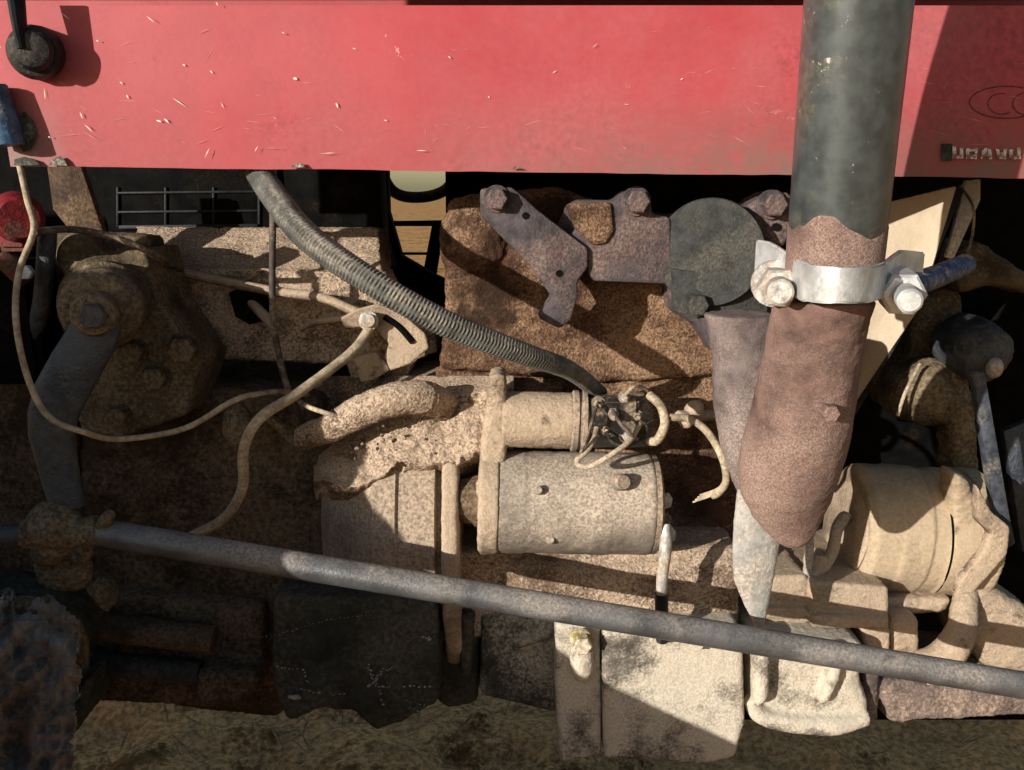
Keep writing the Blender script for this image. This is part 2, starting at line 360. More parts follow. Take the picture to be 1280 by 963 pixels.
# ---- hood
def hood():
    yh = -.02
    zb = [P(x, y, yh) for x, y in ((16, 208), (520, 212), (1000, 219), (1300, 223))]
    zt = P(640, 7, yh).z
    bm = bm_new()
    xl = P(0, 100, yh).x - .05; xr = P(1300, 100, yh).x + .15
    def zbot(x):
        t = (x - zb[0].x) / (zb[3].x - zb[0].x); return zb[0].z + (zb[3].z - zb[0].z) * t
    nx, nz_ = 60, 14; V = []
    for i in range(nx + 1):
        x = xl + (xr - xl) * i / nx; col = []
        for j in range(nz_ + 1):
            t = j / nz_; z = zbot(x) + (zt - zbot(x)) * t
            z += (.0011 * noise.noise((x * 11, 3, 1)) + .0005 * noise.noise((x * 50, 3, 1))) * (1 - t)
            y = yh + .0016 * noise.noise((x * 7, z * 9, 0)) - .003 * math.sin(math.pi * t)
            # the rear lower corner is cut back
            if x < zb[0].x and t < .35: pass
            col.append(bm.verts.new((x, y, z)))
        V.append(col)
    for i in range(nx):
        for j in range(nz_):
            xm = (V[i][j].co.x + V[i + 1][j].co.x) / 2
            if xm < zb[0].x - .001 and j < 4: continue
            bm.faces.new((V[i][j], V[i + 1][j], V[i + 1][j + 1], V[i][j + 1]))
    lip = [e for e in bm.edges if len(e.link_faces) == 1 and all(abs(v.co.z - zbot(v.co.x)) < .0025 for v in e.verts)]
    r = bmesh.ops.extrude_edge_only(bm, edges=lip); nv = [v for v in r['geom'] if isinstance(v, bmesh.types.BMVert)]
    bmesh.ops.translate(bm, vec=(0, .016, .002), verts=nv)
    bmesh.ops.solidify(bm, geom=list(bm.faces), thickness=.0016)
    loose = [v for v in bm.verts if not v.link_faces]; bmesh.ops.delete(bm, geom=loose, context='VERTS')
    h = obj('hood_panel', bm, 'red', T, 'faded red side panel with pale scratches')
    # black upper hood, roof of the hood and far side
    obj('upper_hood', box(Vector((0, yh + .001, zt + .16)), (1.4, .004, .312), .001), 'black', T, 'black upper panel of the hood')
    obj('hood_roof', box(Vector((0, .25, zt + .318)), (1.4, .58, .004)), 'black', T)
    obj('far_hood_panel', box(Vector((0, .54, zt + .115)), (1.4, .003, .41)), 'red', T)
    # scratches and lettering
    zr = P(1180, 192, yh).z
    return h
hood = hood()

# scratches on the hood: thin raised paint flakes
def hood_marks():
    bm = bm_new(); y = -.0245
    def flake(x, y_, dx, dy, w):
        p = P(x, y_, y); q = P(x + dx, y_ + dy, y); d = (q - p); s = Vector((-d.z, 0, d.x)).normalized() * w * .00014; q = p + d * .75
        a = [bm.verts.new(p - s * .3), bm.verts.new(p.lerp(q, .4) - s), bm.verts.new(q), bm.verts.new(p.lerp(q, .5) + s)]
        bm.faces.new(a)
    for m in ((75,15,18,14,2),(215,122,24,16,3),(183,20,14,12,2),(100,140,4,12,4),(105,155,14,14,3),(262,185,-9,18,3),(366,97,8,4,8),(420,128,3,10,5),(195,150,10,4,5),
              (205,148,8,8,5),(262,88,6,6,3),(276,128,5,10,2),(228,80,5,4,5),(158,118,3,8,4),(150,102,4,5,4),(55,110,2,20,2),(120,50,4,3,4),(318,190,6,-10,2),(440,60,8,3,2),(560,70,5,5,3),
              (690,92,8,-5,2),(352,40,5,3,4),(480,150,5,2,3),(610,120,3,4,3),(740,60,10,-8,2),(60,170,4,4,4),(270,2,3,8,3),(780,130,10,2,2),(520,188,18,1,2),(400,192,26,-1,2),(850,100,6,-3,2)):
        flake(*m)
    obj('paint_scratch', bm, mat('bare_scratch', (.80, .60, .52), None, 0, rough=.7, bump=0), hood, smooth=False, kind='stuff')
    y2 = -.0228
    bm = bm_new()
    for i in range(110):
        x = random.uniform(30, 985) if random.random() < .85 else random.uniform(1145, 1275); yy = random.triangular(12, 205, 150); a_ = random.gauss(.15, .5); L_ = random.uniform(5, 34)
        p = P(x, yy, y + .0016); q = P(x + L_ * math.cos(a_), yy + L_ * math.sin(a_) * .7, y + .0016); d = q - p; s_ = Vector((-d.z, 0, d.x)).normalized() * random.uniform(.00008, .00022)
        m_ = p.lerp(q, .5) + s_ * random.uniform(-3, 3)
        bm.faces.new([bm.verts.new(k) for k in (p, m_ - s_, q, m_ + s_)])
    obj('paint_scuff', bm, mat('scuffed_paint', (.56, .22, .21), None, 0, rough=.7, bump=0), hood, smooth=False, kind='stuff')
    chips = [[(60,207),(66,199),(74,195),(81,200),(84,207)], [(362,209),(368,205),(377,204),(382,209)], [(22,150),(30,140),(40,152),(46,170),(38,186),(28,190),(22,176)], [(18,200),(30,196),(44,200),(50,207),(18,207)], [(640,211),(646,208),(652,211)]]
    obj('edge_chip', join(*[prism([(x + random.uniform(-1, 1), yq + random.uniform(-.6, .6)) for x, yq in c], y - .0002, .0012) for c in chips]), 'greydust', hood, kind='stuff')
    # worn strip of lettering and the ghost of an oval emblem, both half gone
    obj('emblem_backing', prism([(1177,180),(1190,180),(1190,201),(1177,202)], y2, .0008), 'grime', hood)
    def glyph(polys):
        b = join(*[prism(p, y2 - .0006, .0008) for p in polys]); obj('worn_letter', b, 'letter', hood)
    def seg(x, l): return [[(x + a, 183 + b) for a, b in q] for q in l]
    glyph(seg(1191, [[(0,0),(4,0),(5,12),(0,15)], [(4,12),(9,11),(12,15),(2,16)], [(9,2),(13,2),(13,15),(9,13)]]))
    glyph(seg(1208, [[(0,3),(4,2),(4,16),(0,16)], [(4,11),(13,10),(13,16),(4,16)], [(4,4),(11,3),(11,6),(4,7)], [(10,2),(14,2),(14,9),(11,9)]]))
    glyph(seg(1226, [[(2,6),(6,2),(9,3),(4,16),(0,16)], [(9,3),(13,4),(14,16),(10,16)], [(4,9),(11,9),(11,13),(4,13)]]))
    glyph(seg(1245, [[(0,3),(4,4),(7,16),(3,16)], [(6,8),(9,8),(9,16),(6,16)], [(10,3),(14,3),(12,16),(9,16)]]))
    glyph(seg(1262, [[(0,4),(4,4),(4,16),(0,14)], [(4,12),(11,12),(11,16),(2,17)], [(10,2),(14,2),(14,16),(10,15)]]))
    def ring(cx, cy, a, b, w, t0=0, t1=2 * math.pi):
        bm = bm_new(); n = 40; I = []; O = []
        for i in range(n + 1):
            t = t0 + (t1 - t0) * i / n; k = w * (.5 + .8 * abs(noise.noise((t * 2, cx, 0))))
            for L_, kk in ((I, -k), (O, k)): L_.append(bm.verts.new(P(cx + (a + kk) * math.cos(t), cy + (b + kk) * math.sin(t), y2)))
        for i in range(n): bm.faces.new((I[i], I[i + 1], O[i + 1], O[i]))
        return bm
    obj('worn_emblem', join(ring(1258, 128, 46, 20, 1.1, .6, 5.2), ring(1252, 130, 17, 13, 1.0, .9, 5.0), ring(1284, 130, 18, 14, 1.0, 1.5, 4.6)), 'ghost', hood, smooth=False)
hood_marks()
# hood latch: strap, rubber knob and its ring
lt = obj('hood_latch', join(lathe(P(48, 66, -.022), P(42, 66, -.042), [(0, 33 * K(40, 65, -.04)), (.7, 33 * K(40, 65, -.04)), (1, 28 * K(40, 65, -.04))], 28)), 'rubber', T, 'black rubber hood latch with a hanging lever')
obj('knob', lathe(P(42, 64, -.036), P(38, 62, -.054), [(0, .011), (.3, .015), (.75, .015), (.93, .012), (1, .006)], 24), 'rubber', lt)
obj('lever', tube([(30, 62, -.053), (24, 30, -.052), (18, -20, -.048)], [.006, .008, .010], 12, flat=.55), 'black', lt)

# ---- dark bay behind: battery tray, dark filler sheets for its shade, far rails seen through the gap
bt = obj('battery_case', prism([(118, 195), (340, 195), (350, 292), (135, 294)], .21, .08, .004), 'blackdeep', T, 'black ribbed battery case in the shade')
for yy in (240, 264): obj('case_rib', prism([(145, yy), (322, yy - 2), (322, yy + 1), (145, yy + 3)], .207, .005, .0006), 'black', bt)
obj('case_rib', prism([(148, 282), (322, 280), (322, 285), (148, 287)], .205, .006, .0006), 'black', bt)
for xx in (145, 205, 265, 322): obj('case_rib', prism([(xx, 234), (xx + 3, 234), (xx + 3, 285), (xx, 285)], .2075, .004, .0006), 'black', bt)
obj('bay_shade_sheet', prism([(-200, 150), (483, 150), (486, 265), (502, 320), (545, 345), (556, 350), (556, 470), (-200, 470)], .30, .02), 'blackdeep', T)  # dark sheet added as filler where the bay is in shade
obj('bay_shade_sheet', prism([(556, 150), (1500, 150), (1500, 900), (930, 900), (930, 520), (560, 520)], .34, .02), 'blackdeep', T)
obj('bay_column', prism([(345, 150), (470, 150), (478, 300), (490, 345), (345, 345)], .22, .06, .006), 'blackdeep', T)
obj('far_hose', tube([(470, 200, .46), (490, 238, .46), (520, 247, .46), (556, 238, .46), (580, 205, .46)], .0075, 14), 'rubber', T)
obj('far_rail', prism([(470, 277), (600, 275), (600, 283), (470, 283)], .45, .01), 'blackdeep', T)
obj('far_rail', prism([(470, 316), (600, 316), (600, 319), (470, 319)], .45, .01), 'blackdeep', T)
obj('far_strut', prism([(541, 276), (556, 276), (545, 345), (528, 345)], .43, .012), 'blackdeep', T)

# ---- clutch and gearbox housings at the rear
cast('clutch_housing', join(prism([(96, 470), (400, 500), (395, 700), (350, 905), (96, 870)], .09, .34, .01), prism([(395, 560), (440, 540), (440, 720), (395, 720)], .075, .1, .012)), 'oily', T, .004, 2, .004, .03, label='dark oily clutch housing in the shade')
cast('side_frame', join(prism([(168, 284, .20), (474, 286, .20), (478, 348, .125), (176, 338, .125)], .1, .07), prism([(176, 332), (482, 342), (500, 372), (536, 388), (548, 440), (520, 452), (510, 472), (440, 474), (432, 456), (300, 451), (245, 452), (190, 420)], .125, .05)), 'soil', T, .0022, 1, .002, .02, .0012, .004, label='flat side frame under a crust of pale soil')

# ---- crankcase and block
cast('engine_block', join(
    prism([(556, 250), (700, 235), (890, 300), (930, 470), (760, 480), (546, 462), (556, 400)], .085, .28, .008),
    prism([(545, 462), (930, 455), (935, 700), (560, 700)], .10, .26),
    ball(P(595, 300, .10), .035, (1, .8, 1.2))), 'soilrust', T, .0024, 2, .003, .025, .0014, .004, label='brown engine block crusted with soil')
cast('crankcase', join(prism([(560, 690), (925, 685), (925, 800), (560, 800)], .045, .30, .006),
    prism([(640, 712), (925, 700), (925, 790), (660, 775)], .035, .06, .008)), 'soil', T, .0026, 2, .003, .02, .0012, .004)
cast('front_crankcase', join(prism([(945, 722), (1010, 720), (1010, 792), (945, 790)], .05, .2, .003), prism([(945, 760), (1010, 762), (1010, 775), (945, 774)], .042, .03, .002),
    prism([(1015, 726), (1112, 735), (1112, 786), (1015, 782)], .045, .2, .003), prism([(1015, 770), (1112, 772), (1112, 788), (1015, 786)], .036, .03, .002), prism([(1015, 786), (1060, 788), (1058, 840), (1015, 830)], .062, .2, .003),
    prism([(1076, 786), (1114, 788), (1112, 840), (1090, 836)], .046, .2, .003), prism([(1114, 772), (1150, 772), (1152, 842), (1112, 842)], .055, .2, .006)), 'tan', T, .0019, 1, .0010, .03, .0007, .004, label='dusty stepped side of the front crankcase')
cast('coolant_pipe', tube([(1146, 840, .05), (1180, 822, .05), (1202, 786, .055), (1208, 738, .08)], [.019, .017, .014, .012], 24), 'tan', T, .002, 1, .0012, .015, .0008, .004)
cast('timing_cover', join(prism([(1215, 720), (1300, 770), (1300, 850), (1232, 838), (1208, 790)], .07, .1, .01)), 'tan', T, .003, 2, .002, .02)
# ---- sump
sump = cast('sump', prism([(752, 790), (930, 790), (932, 905), (920, 948), (880, 958), (755, 950)], -.002, .32, .005), 'white', T, .0022, 1, .0008, .04, .0006, .004, label='pale dust covered sump')
cast('sump_flange', join(prism([(695, 780), (751, 780), (752, 945), (700, 955), (694, 860)], .004, .3, .003)), 'white', T, .0022, 1, .0008, .04, .0006, .004)
cast('sump_side', join(prism([(600, 770), (700, 770), (698, 895), (660, 885), (600, 872)], .04, .25, .006), prism([(640, 800), (690, 790), (690, 800), (645, 812)], .034, .02, .003)), 'greydust', T, .0024, 1, .0012, .03, .0008, .004)
cast('sump_shield', join(prism([(938, 800), (1088, 808), (1076, 850), (1090, 880), (1086, 908), (1060, 914), (955, 908), (938, 890)], .01, .28, .014),
    prism([(944, 800), (966, 800), (962, 880), (944, 890)], -.006, .03, .006), tube([(936, 872, .010), (952, 894, .010), (990, 903, .010), (1040, 905, .010), (1084, 896, .014)], [.007, .009, .010, .011, .008], 16),
    prism([(1046, 812), (1062, 812), (1050, 850), (1036, 882), (1022, 884), (1036, 850)], -.002, .02, .003)), 'white', T, .0021, 1, .0012, .03, .0007, .004)
cast('sump_shield', join(prism([(1080, 830), (1102, 835), (1100, 905), (1080, 910)], .025, .2, .006), prism([(1100, 850), (1300, 868), (1500, 886), (1500, 899), (1300, 895), (1110, 906)], .03, .12, .008)), 'purple', T, .0026, 2, .002, .02)
bb = bolt(T, 727, 800, -.004, 12, .014, 'brass', 'drain_plug')
obj('plug_collar', lathe(P(727, 803, .004), P(728, 835, -.004), [(0, .010), (.4, .011), (1, .007)], 18), 'white', bb)
cast('drain_boss', lathe(P(727, 806, .0), P(728, 852, .0), [(0, .010), (.3, .0115), (.7, .0105), (1, .005)], 20), 'white', T, .0016, 1, .001, .01, .0006, .004)
bolt(T, 868, 800, -.002, 9, .012, 'white')
# ---- flywheel housing: a drum round the crank axis, flange at its front
def drum():
    cy, pz = .165, P(500, 700, .02).z
    xs = lambda px: P(px, 640, .02).x
    R0 = .160
    prof = [(385, .60), (402, .74), (440, .88), (463, .955), (465, .97), (494, .985), (496, .965), (543, .975), (545, .90), (552, .90)]
    x0, x1 = xs(385), xs(552)
    b = lathe(Vector((x0, cy, pz)), Vector((x1, cy, pz)), [((xs(p) - x0) / (x1 - x0), r * R0) for p, r in prof], 64)
    d = obj('flywheel_housing', b, 'drum', T, 'grey bell housing with dusty shoulders', angle=12)
    f = lathe(Vector((xs(553), cy, pz)), Vector((xs(574), cy, pz)), [(0, R0 * 1.03), (.1, R0 * 1.05), (.9, R0 * 1.05), (1, R0 * 1.03)], 64)
    fl = cast('housing_flange', f, 'tan', d, .0024, 1, .0012, .02, .0008, .006)
    return d
dr = drum()
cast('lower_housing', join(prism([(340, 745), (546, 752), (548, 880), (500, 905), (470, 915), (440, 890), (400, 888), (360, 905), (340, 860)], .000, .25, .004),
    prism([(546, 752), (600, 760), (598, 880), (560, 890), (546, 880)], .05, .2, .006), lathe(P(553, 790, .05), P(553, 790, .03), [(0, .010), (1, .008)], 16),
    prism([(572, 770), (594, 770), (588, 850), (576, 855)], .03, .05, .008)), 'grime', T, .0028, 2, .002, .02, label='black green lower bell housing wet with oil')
# chalky splashes on the lower housing
def splash():
    bm = bm_new()
    for (x, y_, dx, dy, w) in ((470, 850, 12, 36, 2), (468, 850, 14, -16, 2), (470, 852, -12, 6, 2), (474, 858, 14, 2, 1.6), (465, 846, -6, -18, 1.8), (476, 842, 18, -8, 1.6), (462, 838, 8, 22, 1.6),
                               (346, 834, 32, 4, 1.6), (380, 838, 5, 18, 1.6), (376, 862, 26, 6, 2.2), (414, 868, 20, 0, 1.2), (364, 870, 10, 2, 4), (512, 886, 30, 8, 1.6), (510, 876, 24, 6, 1.2), (528, 796, 14, 4, 2), (505, 858, 40, -1, 2.4)):
        n = 6
        for i in range(n):
            t = i / n; c = P(x + dx * t + random.uniform(-1.5, 1.5), y_ + dy * t + random.uniform(-1.5, 1.5), -.003); r = w * .0005 * random.uniform(.6, 1.3)
            bmesh.ops.create_icosphere(bm, subdivisions=1, radius=r, matrix=Matrix.Translation(c) @ Matrix.Diagonal((1.4, 1, 1, 1)))
    for i in range(26):
        c = P(322 + i * 5.4 + random.uniform(-1, 1), 796 - i * 1.15 + random.uniform(-1.2, 1.2) + 2.5 * math.sin(i * .3), -.003)
        bmesh.ops.create_icosphere(bm, subdivisions=1, radius=random.uniform(.0003, .0006), matrix=Matrix.Translation(c) @ Matrix.Diagonal((1.6, 1, .8, 1)))
    obj('dried_splash', bm, 'chalk', T, kind='stuff')
splash()
# ---- soil piled on top of the bell housing and beside the starter
def soil_bank():
    def lin(x, pts):
        for (x0, y0), (x1, y1) in zip(pts, pts[1:]):
            if x <= x1: return y0 + (y1 - y0) * max(0, (x - x0) / (x1 - x0))
        return pts[-1][1]
    bm = bm_new(); nx, ny = 150, 90; g = []
    for i in range(nx + 1):
        px = 392 + 250 * i / nx; col = []
        bt = lin(px, [(392, 598), (430, 620), (465, 606), (500, 588), (540, 584), (570, 584), (605, 566), (640, 552)])
        tp = lin(px, [(392, 590), (430, 556), (460, 540), (500, 505), (560, 496), (640, 484)])
        for j in range(ny + 1):
            py = 470 + 160 * j / ny; n1 = noise.noise((px * .03, py * .03, 1)); n2 = noise.noise((px * .09, py * .09, 4)); n3 = noise.noise((px * .28, py * .28, 8))
            t = (py - tp) / (bt - tp); y = .058 - .040 * min(1, max(0, t)) ** 1.3
            e = 9 * n1 + 7 * n2 + 2 * n3
            y += .0016 * max(0, py - bt + e + 6) + .0016 * max(0, tp - py + e * .5) + .002 * max(0, 404 - px + e)
            y -= .006 * n1 + .004 * n2 + .0014 * n3
            col.append(bm.verts.new(P(px, py, min(y, .13))))
        g.append(col)
    for i in range(nx):
        for j in range(ny): bm.faces.new((g[i][j], g[i][j + 1], g[i + 1][j + 1], g[i + 1][j]))
    bmesh.ops.recalc_face_normals(bm, faces=bm.faces)
    if sum(f.normal.y for f in bm.faces) > 0: bmesh.ops.reverse_faces(bm, faces=bm.faces)
    return obj('soil_heap', bm, 'soil', T, 'bank of dry soil on the bell housing', kind='stuff', angle=180)
soil_bank()
cast('soil_crumbs', join(*[ball(P(random.uniform(440, 600), random.uniform(530, 582), random.uniform(.018, .034)), random.uniform(.0008, .0024), (1, 1, .8)) for i in range(34)]), 'soil', T, .0014, 0, .001, .01, .0008, .004, kind='stuff')
# ---- starter motor
def starter():
    y = .032
    def ax(px, up=0): return P(px, 628 + (px - 700) * .02 + up, y)
    k = K(700, 628, y - .03); r = 67 * k
    a, b = ax(622), ax(812); L = (b - a).length
    t = lambda px: (px - 622) / 190
    st = cast('starter_motor', lathe(a, b, [(t(622), r * .985), (t(632), r), (t(655), r), (t(656), r * .985), (t(735), r * .985), (t(736), r * .995), (t(757), r * .995), (t(758), r * .98), (t(809), r * .975), (t(813), r * .93)], 64),
               'starter', T, .0018, 1, .0007, .03, .0004, .006, label='starter motor with worn dusty steel barrel')
    cast('nose_housing', lathe(ax(572), ax(602), [(0, r * .4), (.5, r * .45), (1, r * .55)], 48), 'oily', st, .002, 2, .001, .02)  # dark colour stands in for the shadow between flange and barrel
    cast('nose_flange', lathe(ax(599), ax(624), [(0, r * .95), (.15, r * 1.02), (1, r * 1.02)], 64), 'tan', st, .0018, 1, .0008, .02, .0005, .005)
    cast('mounting_ear', prism([(612, 470), (632, 468), (634, 560), (628, 600), (606, 600), (600, 570)], .012, .04, .004), 'tan', st, .002, 2, .001, .02)
    obj('end_cover', lathe(ax(812), ax(822), [(0, r * .96), (.6, r * .95), (1, r * .8)], 48), 'drum', st)
    cast('ear_boss', lathe(P(612, 612, .0), P(596, 612, .002), [(0, .010), (.8, .009), (1, .006)], 16), 'tan', st, .0016, 1, .0006, .01)
    for px, py in ((778, 603), ):
        obj('brush_screw', lathe(P(px - 5, py, -.004), P(px + 2, py, -.0135), [(0, .0075), (.6, .0075), (1, .006)], 18), 'drum', st)
    for px, py in ((673, 613), (688, 675), (661, 652)):
        obj('screw', lathe(P(px, py, -.009), P(px, py, -.0135), [(0, .0042), (.7, .0042), (1, .003)], 14), 'starter', st)
    # solenoid above the barrel
    ys = .030; rs = 36 * K(680, 520, ys - .02)
    so_ = cast('solenoid', lathe(P(628, 524, ys), P(716, 526, ys), [(0, rs), (.02, rs), (.97, rs), (1, rs * .97)], 48), 'tan', st, .0018, 1, .0007, .02, .0005, .005)
    obj('clamp_ring', lathe(P(713, 526, ys), P(736, 527, ys), [(0, rs * .98), (.1, rs * 1.1), (.35, rs * 1.1), (.4, rs * 1.03), (.55, rs * 1.03), (.6, rs * 1.1), (.8, rs * 1.1), (.85, rs * .9), (1, rs * .9)], 40), 'drum', st)
    obj('terminal_cap', join(lathe(P(736, 527, ys), P(812, 524, ys), [(0, rs * .95), (.4, rs * .95), (.45, rs * 1.02), (.9, rs * .98), (1, rs * .8)], 32), box(P(768, 520, .005), (.040, .02, .034), .003)), 'bakelite', st)
    for px, py, l, rr_ in ((748, 503, .012, .0040), (766, 514, .020, .0048), (780, 496, .016, .0036), (782, 543, .014, .0046), (757, 536, .010, .0034), (795, 520, .012, .0038)):
        q = P(px, py, .0); d_ = Vector((random.uniform(-.2, .2), -1, random.uniform(-.15, .15))).normalized()
        tp_ = obj('terminal_post', join(hexa(q, q + d_ * l * .55, rr_), rod(q, q + d_ * l, rr_ * .5, 12, .0006)), random.choice(['bolt', 'tan', 'drum']), st)
        obj('ring_lug', lathe(q + d_ * .001, q + d_ * .0025, [(0, rr_ * 1.5), (1, rr_ * 1.5)], 16), 'brass' if px == 766 else 'drum', tp_)
    for pts_ in (((748, 503, -.008), (742, 520, -.02), (733, 548, -.022), (726, 566, -.02)), ((766, 514, -.014), (776, 530, -.024), (790, 545, -.02), (800, 552, .0)),
                 ((795, 520, -.008), (806, 530, -.012), (818, 526, .0), (840, 522, .02)), ((757, 536, -.006), (764, 552, -.018), (782, 558, -.018), (806, 548, -.004)), ((780, 496, -.012), (792, 484, -.01), (806, 486, .0), (820, 500, .01))):
        obj('lead', tube(list(pts_), random.uniform(.0011, .0019), 8, 8), random.choice(['wired', 'wire', 'rubber']), st)
    # lower terminal
    for px, py, r_ in ((822, 628, .010), (832, 626, .0075), (824, 664, .011), (836, 668, .008)):
        obj('terminal_nut', hexa(P(px - 6, py, .012), P(px + 3, py, .006), r_), 'bolt', st)
    obj('terminal_block', box(P(826, 648, .012), (.016, .02, .012), .002), 'bakelite', st)
    return st
starter()
# ---- bracket plates, disc, their bolts
br = obj('lift_bracket', prism([(600, 236), (640, 234), (655, 246), (672, 262), (708, 290), (735, 310), (735, 335), (722, 352), (722, 372), (714, 400), (700, 412), (672, 398), (690, 372), (660, 330), (620, 290), (600, 268)], .012, .03, .003), 'plate', T, 'grey steel bracket plate with two holes')
for px, py, r_ in ((657, 270, 5), (699, 342, 5)):
    obj('bolt_hole', lathe(P(px, py, .013), P(px, py, .0112), [(0, r_ * .0006), (1, r_ * .0006)], 14), 'blackdeep', br)
bolt(br, 621, 249, .012, 14, .014, 'plate')
br2 = obj('pump_bracket', prism([(706, 262), (722, 250), (768, 251), (778, 240), (798, 236), (812, 242), (816, 268), (838, 272), (840, 356), (742, 352), (735, 340), (735, 326), (728, 322), (712, 330), (708, 300), (722, 285)], .0185, .035, .004), 'plate', T)
obj('bracket_pad', prism([(706, 255), (765, 252), (768, 290), (758, 306), (742, 308), (718, 285)], .014, .01, .004), 'soilrust', br2)
bolt(br2, 795, 252, .018, 15, .016, 'plate')
dk = obj('blanking_disc', lathe(P(889, 316, .030), P(887, 316, .010), [(0, 66 * K(889, 316, .02)), (.85, 67 * K(889, 316, .02)), (1, 65.5 * K(889, 316, .02))], 72), 'disc', T, 'round dark grey green cover disc')
obj('disc_tab', prism([(840, 336), (872, 340), (935, 350), (960, 370), (960, 400), (885, 398), (850, 394), (842, 388)], .011, .012, .002), 'disc', dk)
bolt(dk, 869, 380, .011, 14, .014, 'disc')
lp = obj('joint_plate', prism([(876, 398), (966, 392), (972, 446), (906, 446), (890, 440), (880, 425)], .008, .014, .002), 'plate', T)
obj('bolt_hole', prism([(897, 440), (913, 440), (910, 449), (905, 446), (900, 449)], .006, .0035), 'blackdeep', lp)
cast('exhaust_manifold', join(prism([(728, 296), (790, 262), (842, 270), (960, 262), (972, 440), (896, 446), (872, 408), (842, 392), (838, 358), (742, 354)], .034, .06, .004), tube([(700, 275, .06), (760, 300, .055), (830, 330, .05)], [.016, .02, .022], 20)), 'plate', T, .0021, 1, .0014, .02, .0009, .005, label='dark purple brown manifold casting')
cast('engine_lug', join(prism([(932, 262), (960, 240), (992, 240), (992, 300), (972, 312), (955, 300)], .02, .05, .005)), 'plate', T, .0022, 2, .001, .02)
bolt(T, 964, 256, .018, 15, .016, 'plate')
obj('bolt_hole', lathe(P(970, 284, .022), P(970, 284, .018), [(0, .0035), (1, .0035)], 12), 'blackdeep', T)
# ---- exhaust
k1 = K(1045, 280, -.142)
A0 = P(1042, 335, -.140); A1 = P(1073, 0, -.178); A2 = A0 + (A1 - A0) * 2.2
pr = 58.5 * k1
ex = obj('exhaust_pipe', lathe(A0, A2, [(0, pr), (.45, pr), (1, pr)], 64), 'pipe', T, 'dark grey green exhaust pipe with chipped paint')
sv = cast('exhaust_elbow', loft([(374, 1030, 60, -.132, 1), (440, 1016, 59, -.118, 1), (500, 1005, 61, -.104, 1), (550, 994, 64, -.092, 1), (590, 985, 62, -.084, .95), (620, 982, 55, -.08, .9), (645, 984, 43, -.078, .8), (664, 988, 31, -.078, .7), (676, 990, 22, -.078, .65), (684, 991, 10, -.078, .6)], 40),
          'rust', ex, .0018, 1, .0012, .02, .0005, .004, label='rusty pinkish brown exhaust elbow')
# rusted band of the pipe above the clamp
def rust_band():
    bm = lathe(A0, A0 + (A1 - A0) * .17, [(0, pr * 1.012), (.5, pr * 1.012), (.97, pr * 1.012), (1, pr * 1.004)], 128, caps=False)
    d = (A1 - A0).normalized(); L = (A1 - A0).length * .17
    for v in bm.verts:
        t = (v.co - A0).dot(d) / L
        if t > .9: v.co += d * (.016 * noise.noise(v.co * 28) + .003 * noise.noise(v.co * 110) + .004)
    return obj('rust_band', bm, 'rust', ex)
rust_band()
bolt(ex, 1034, 514, -.142, 11, .010, 'rust', washer=False)
cast('manifold_outlet', loft([(392, 925, 46, -.02, .9), (440, 935, 44, -.022, .9), (500, 938, 46, -.025, .9), (560, 945, 44, -.03, .9), (610, 955, 36, -.035, .8), (640, 962, 26, -.04, .8)], 36), 'manifold', ex, .002, 2, .0012, .02, .0006, .005)
cast('tail_spout', loft([(610, 952, 30, -.04, .5), (650, 948, 31, -.04, .4), (690, 944, 29, -.04, .36), (725, 942, 25, -.04, .34), (755, 945, 16, -.04, .4), (780, 949, 7, -.04, .5), (790, 950, 2, -.04, .5)], 32), 'greyiron', ex, .0016, 1, .0006, .02, .0003, .005)
# clamp
cl = obj('exhaust_clamp', strip([(946, 322, -.080), (965, 328, -.102), (990, 345, -.142), (1012, 354, -.190), (1046, 357, -.210), (1084, 356, -.198), (1104, 350, -.157), (1122, 340, -.125), (1152, 340, -.110)], [44, 46, 46, 46, 44, 46, 48, 54, 50], .0038), 'zinc', T, 'shiny zinc clamp round the exhaust pipe')
obj('clamp_bolt', join(rod(P(966, 350, -.09), P(976, 366, -.172), .0085), hexa(P(970, 356, -.120), P(974, 361, -.150), .0138), lathe(P(968, 354, -.114), P(969, 355, -.119), [(0, .0165), (1, .0165)], 20)), 'bolt', cl)
obj('clamp_bolt', join(rod(P(1116, 352, -.11), P(1138, 377, -.188), .0078), hexa(P(1116, 356, -.126), P(1130, 369, -.163), .0150)), 'zinc', cl)
obj('threaded_stud', tube([(1140, 356, -.12), (1172, 345, -.06), (1206, 331, .0)], .0078, 16, 6, braid=.13, pitch=.0046, rings=True), 'bluesteel', cl)
# ---- fan cowl plate behind the pipe
cw = obj('cowl_plate', prism([(1075, 262), (1196, 233), (1150, 385), (1112, 440), (1060, 518), (1040, 520)], .163, .006, .001, -.0011), 'cowl', T, 'smooth beige plate behind the exhaust')
obj('cowl_edge', prism([(1196, 233), (1206, 236), (1170, 330), (1140, 400), (1065, 528), (1060, 518), (1112, 440), (1150, 385)], .030, .03, .001, -.0011), 'rubber', cw)
obj('cowl_stay', prism([(1208, 226), (1226, 224), (1226, 250), (1192, 325), (1183, 322)], .05, .006, .001), 'greyiron', T)
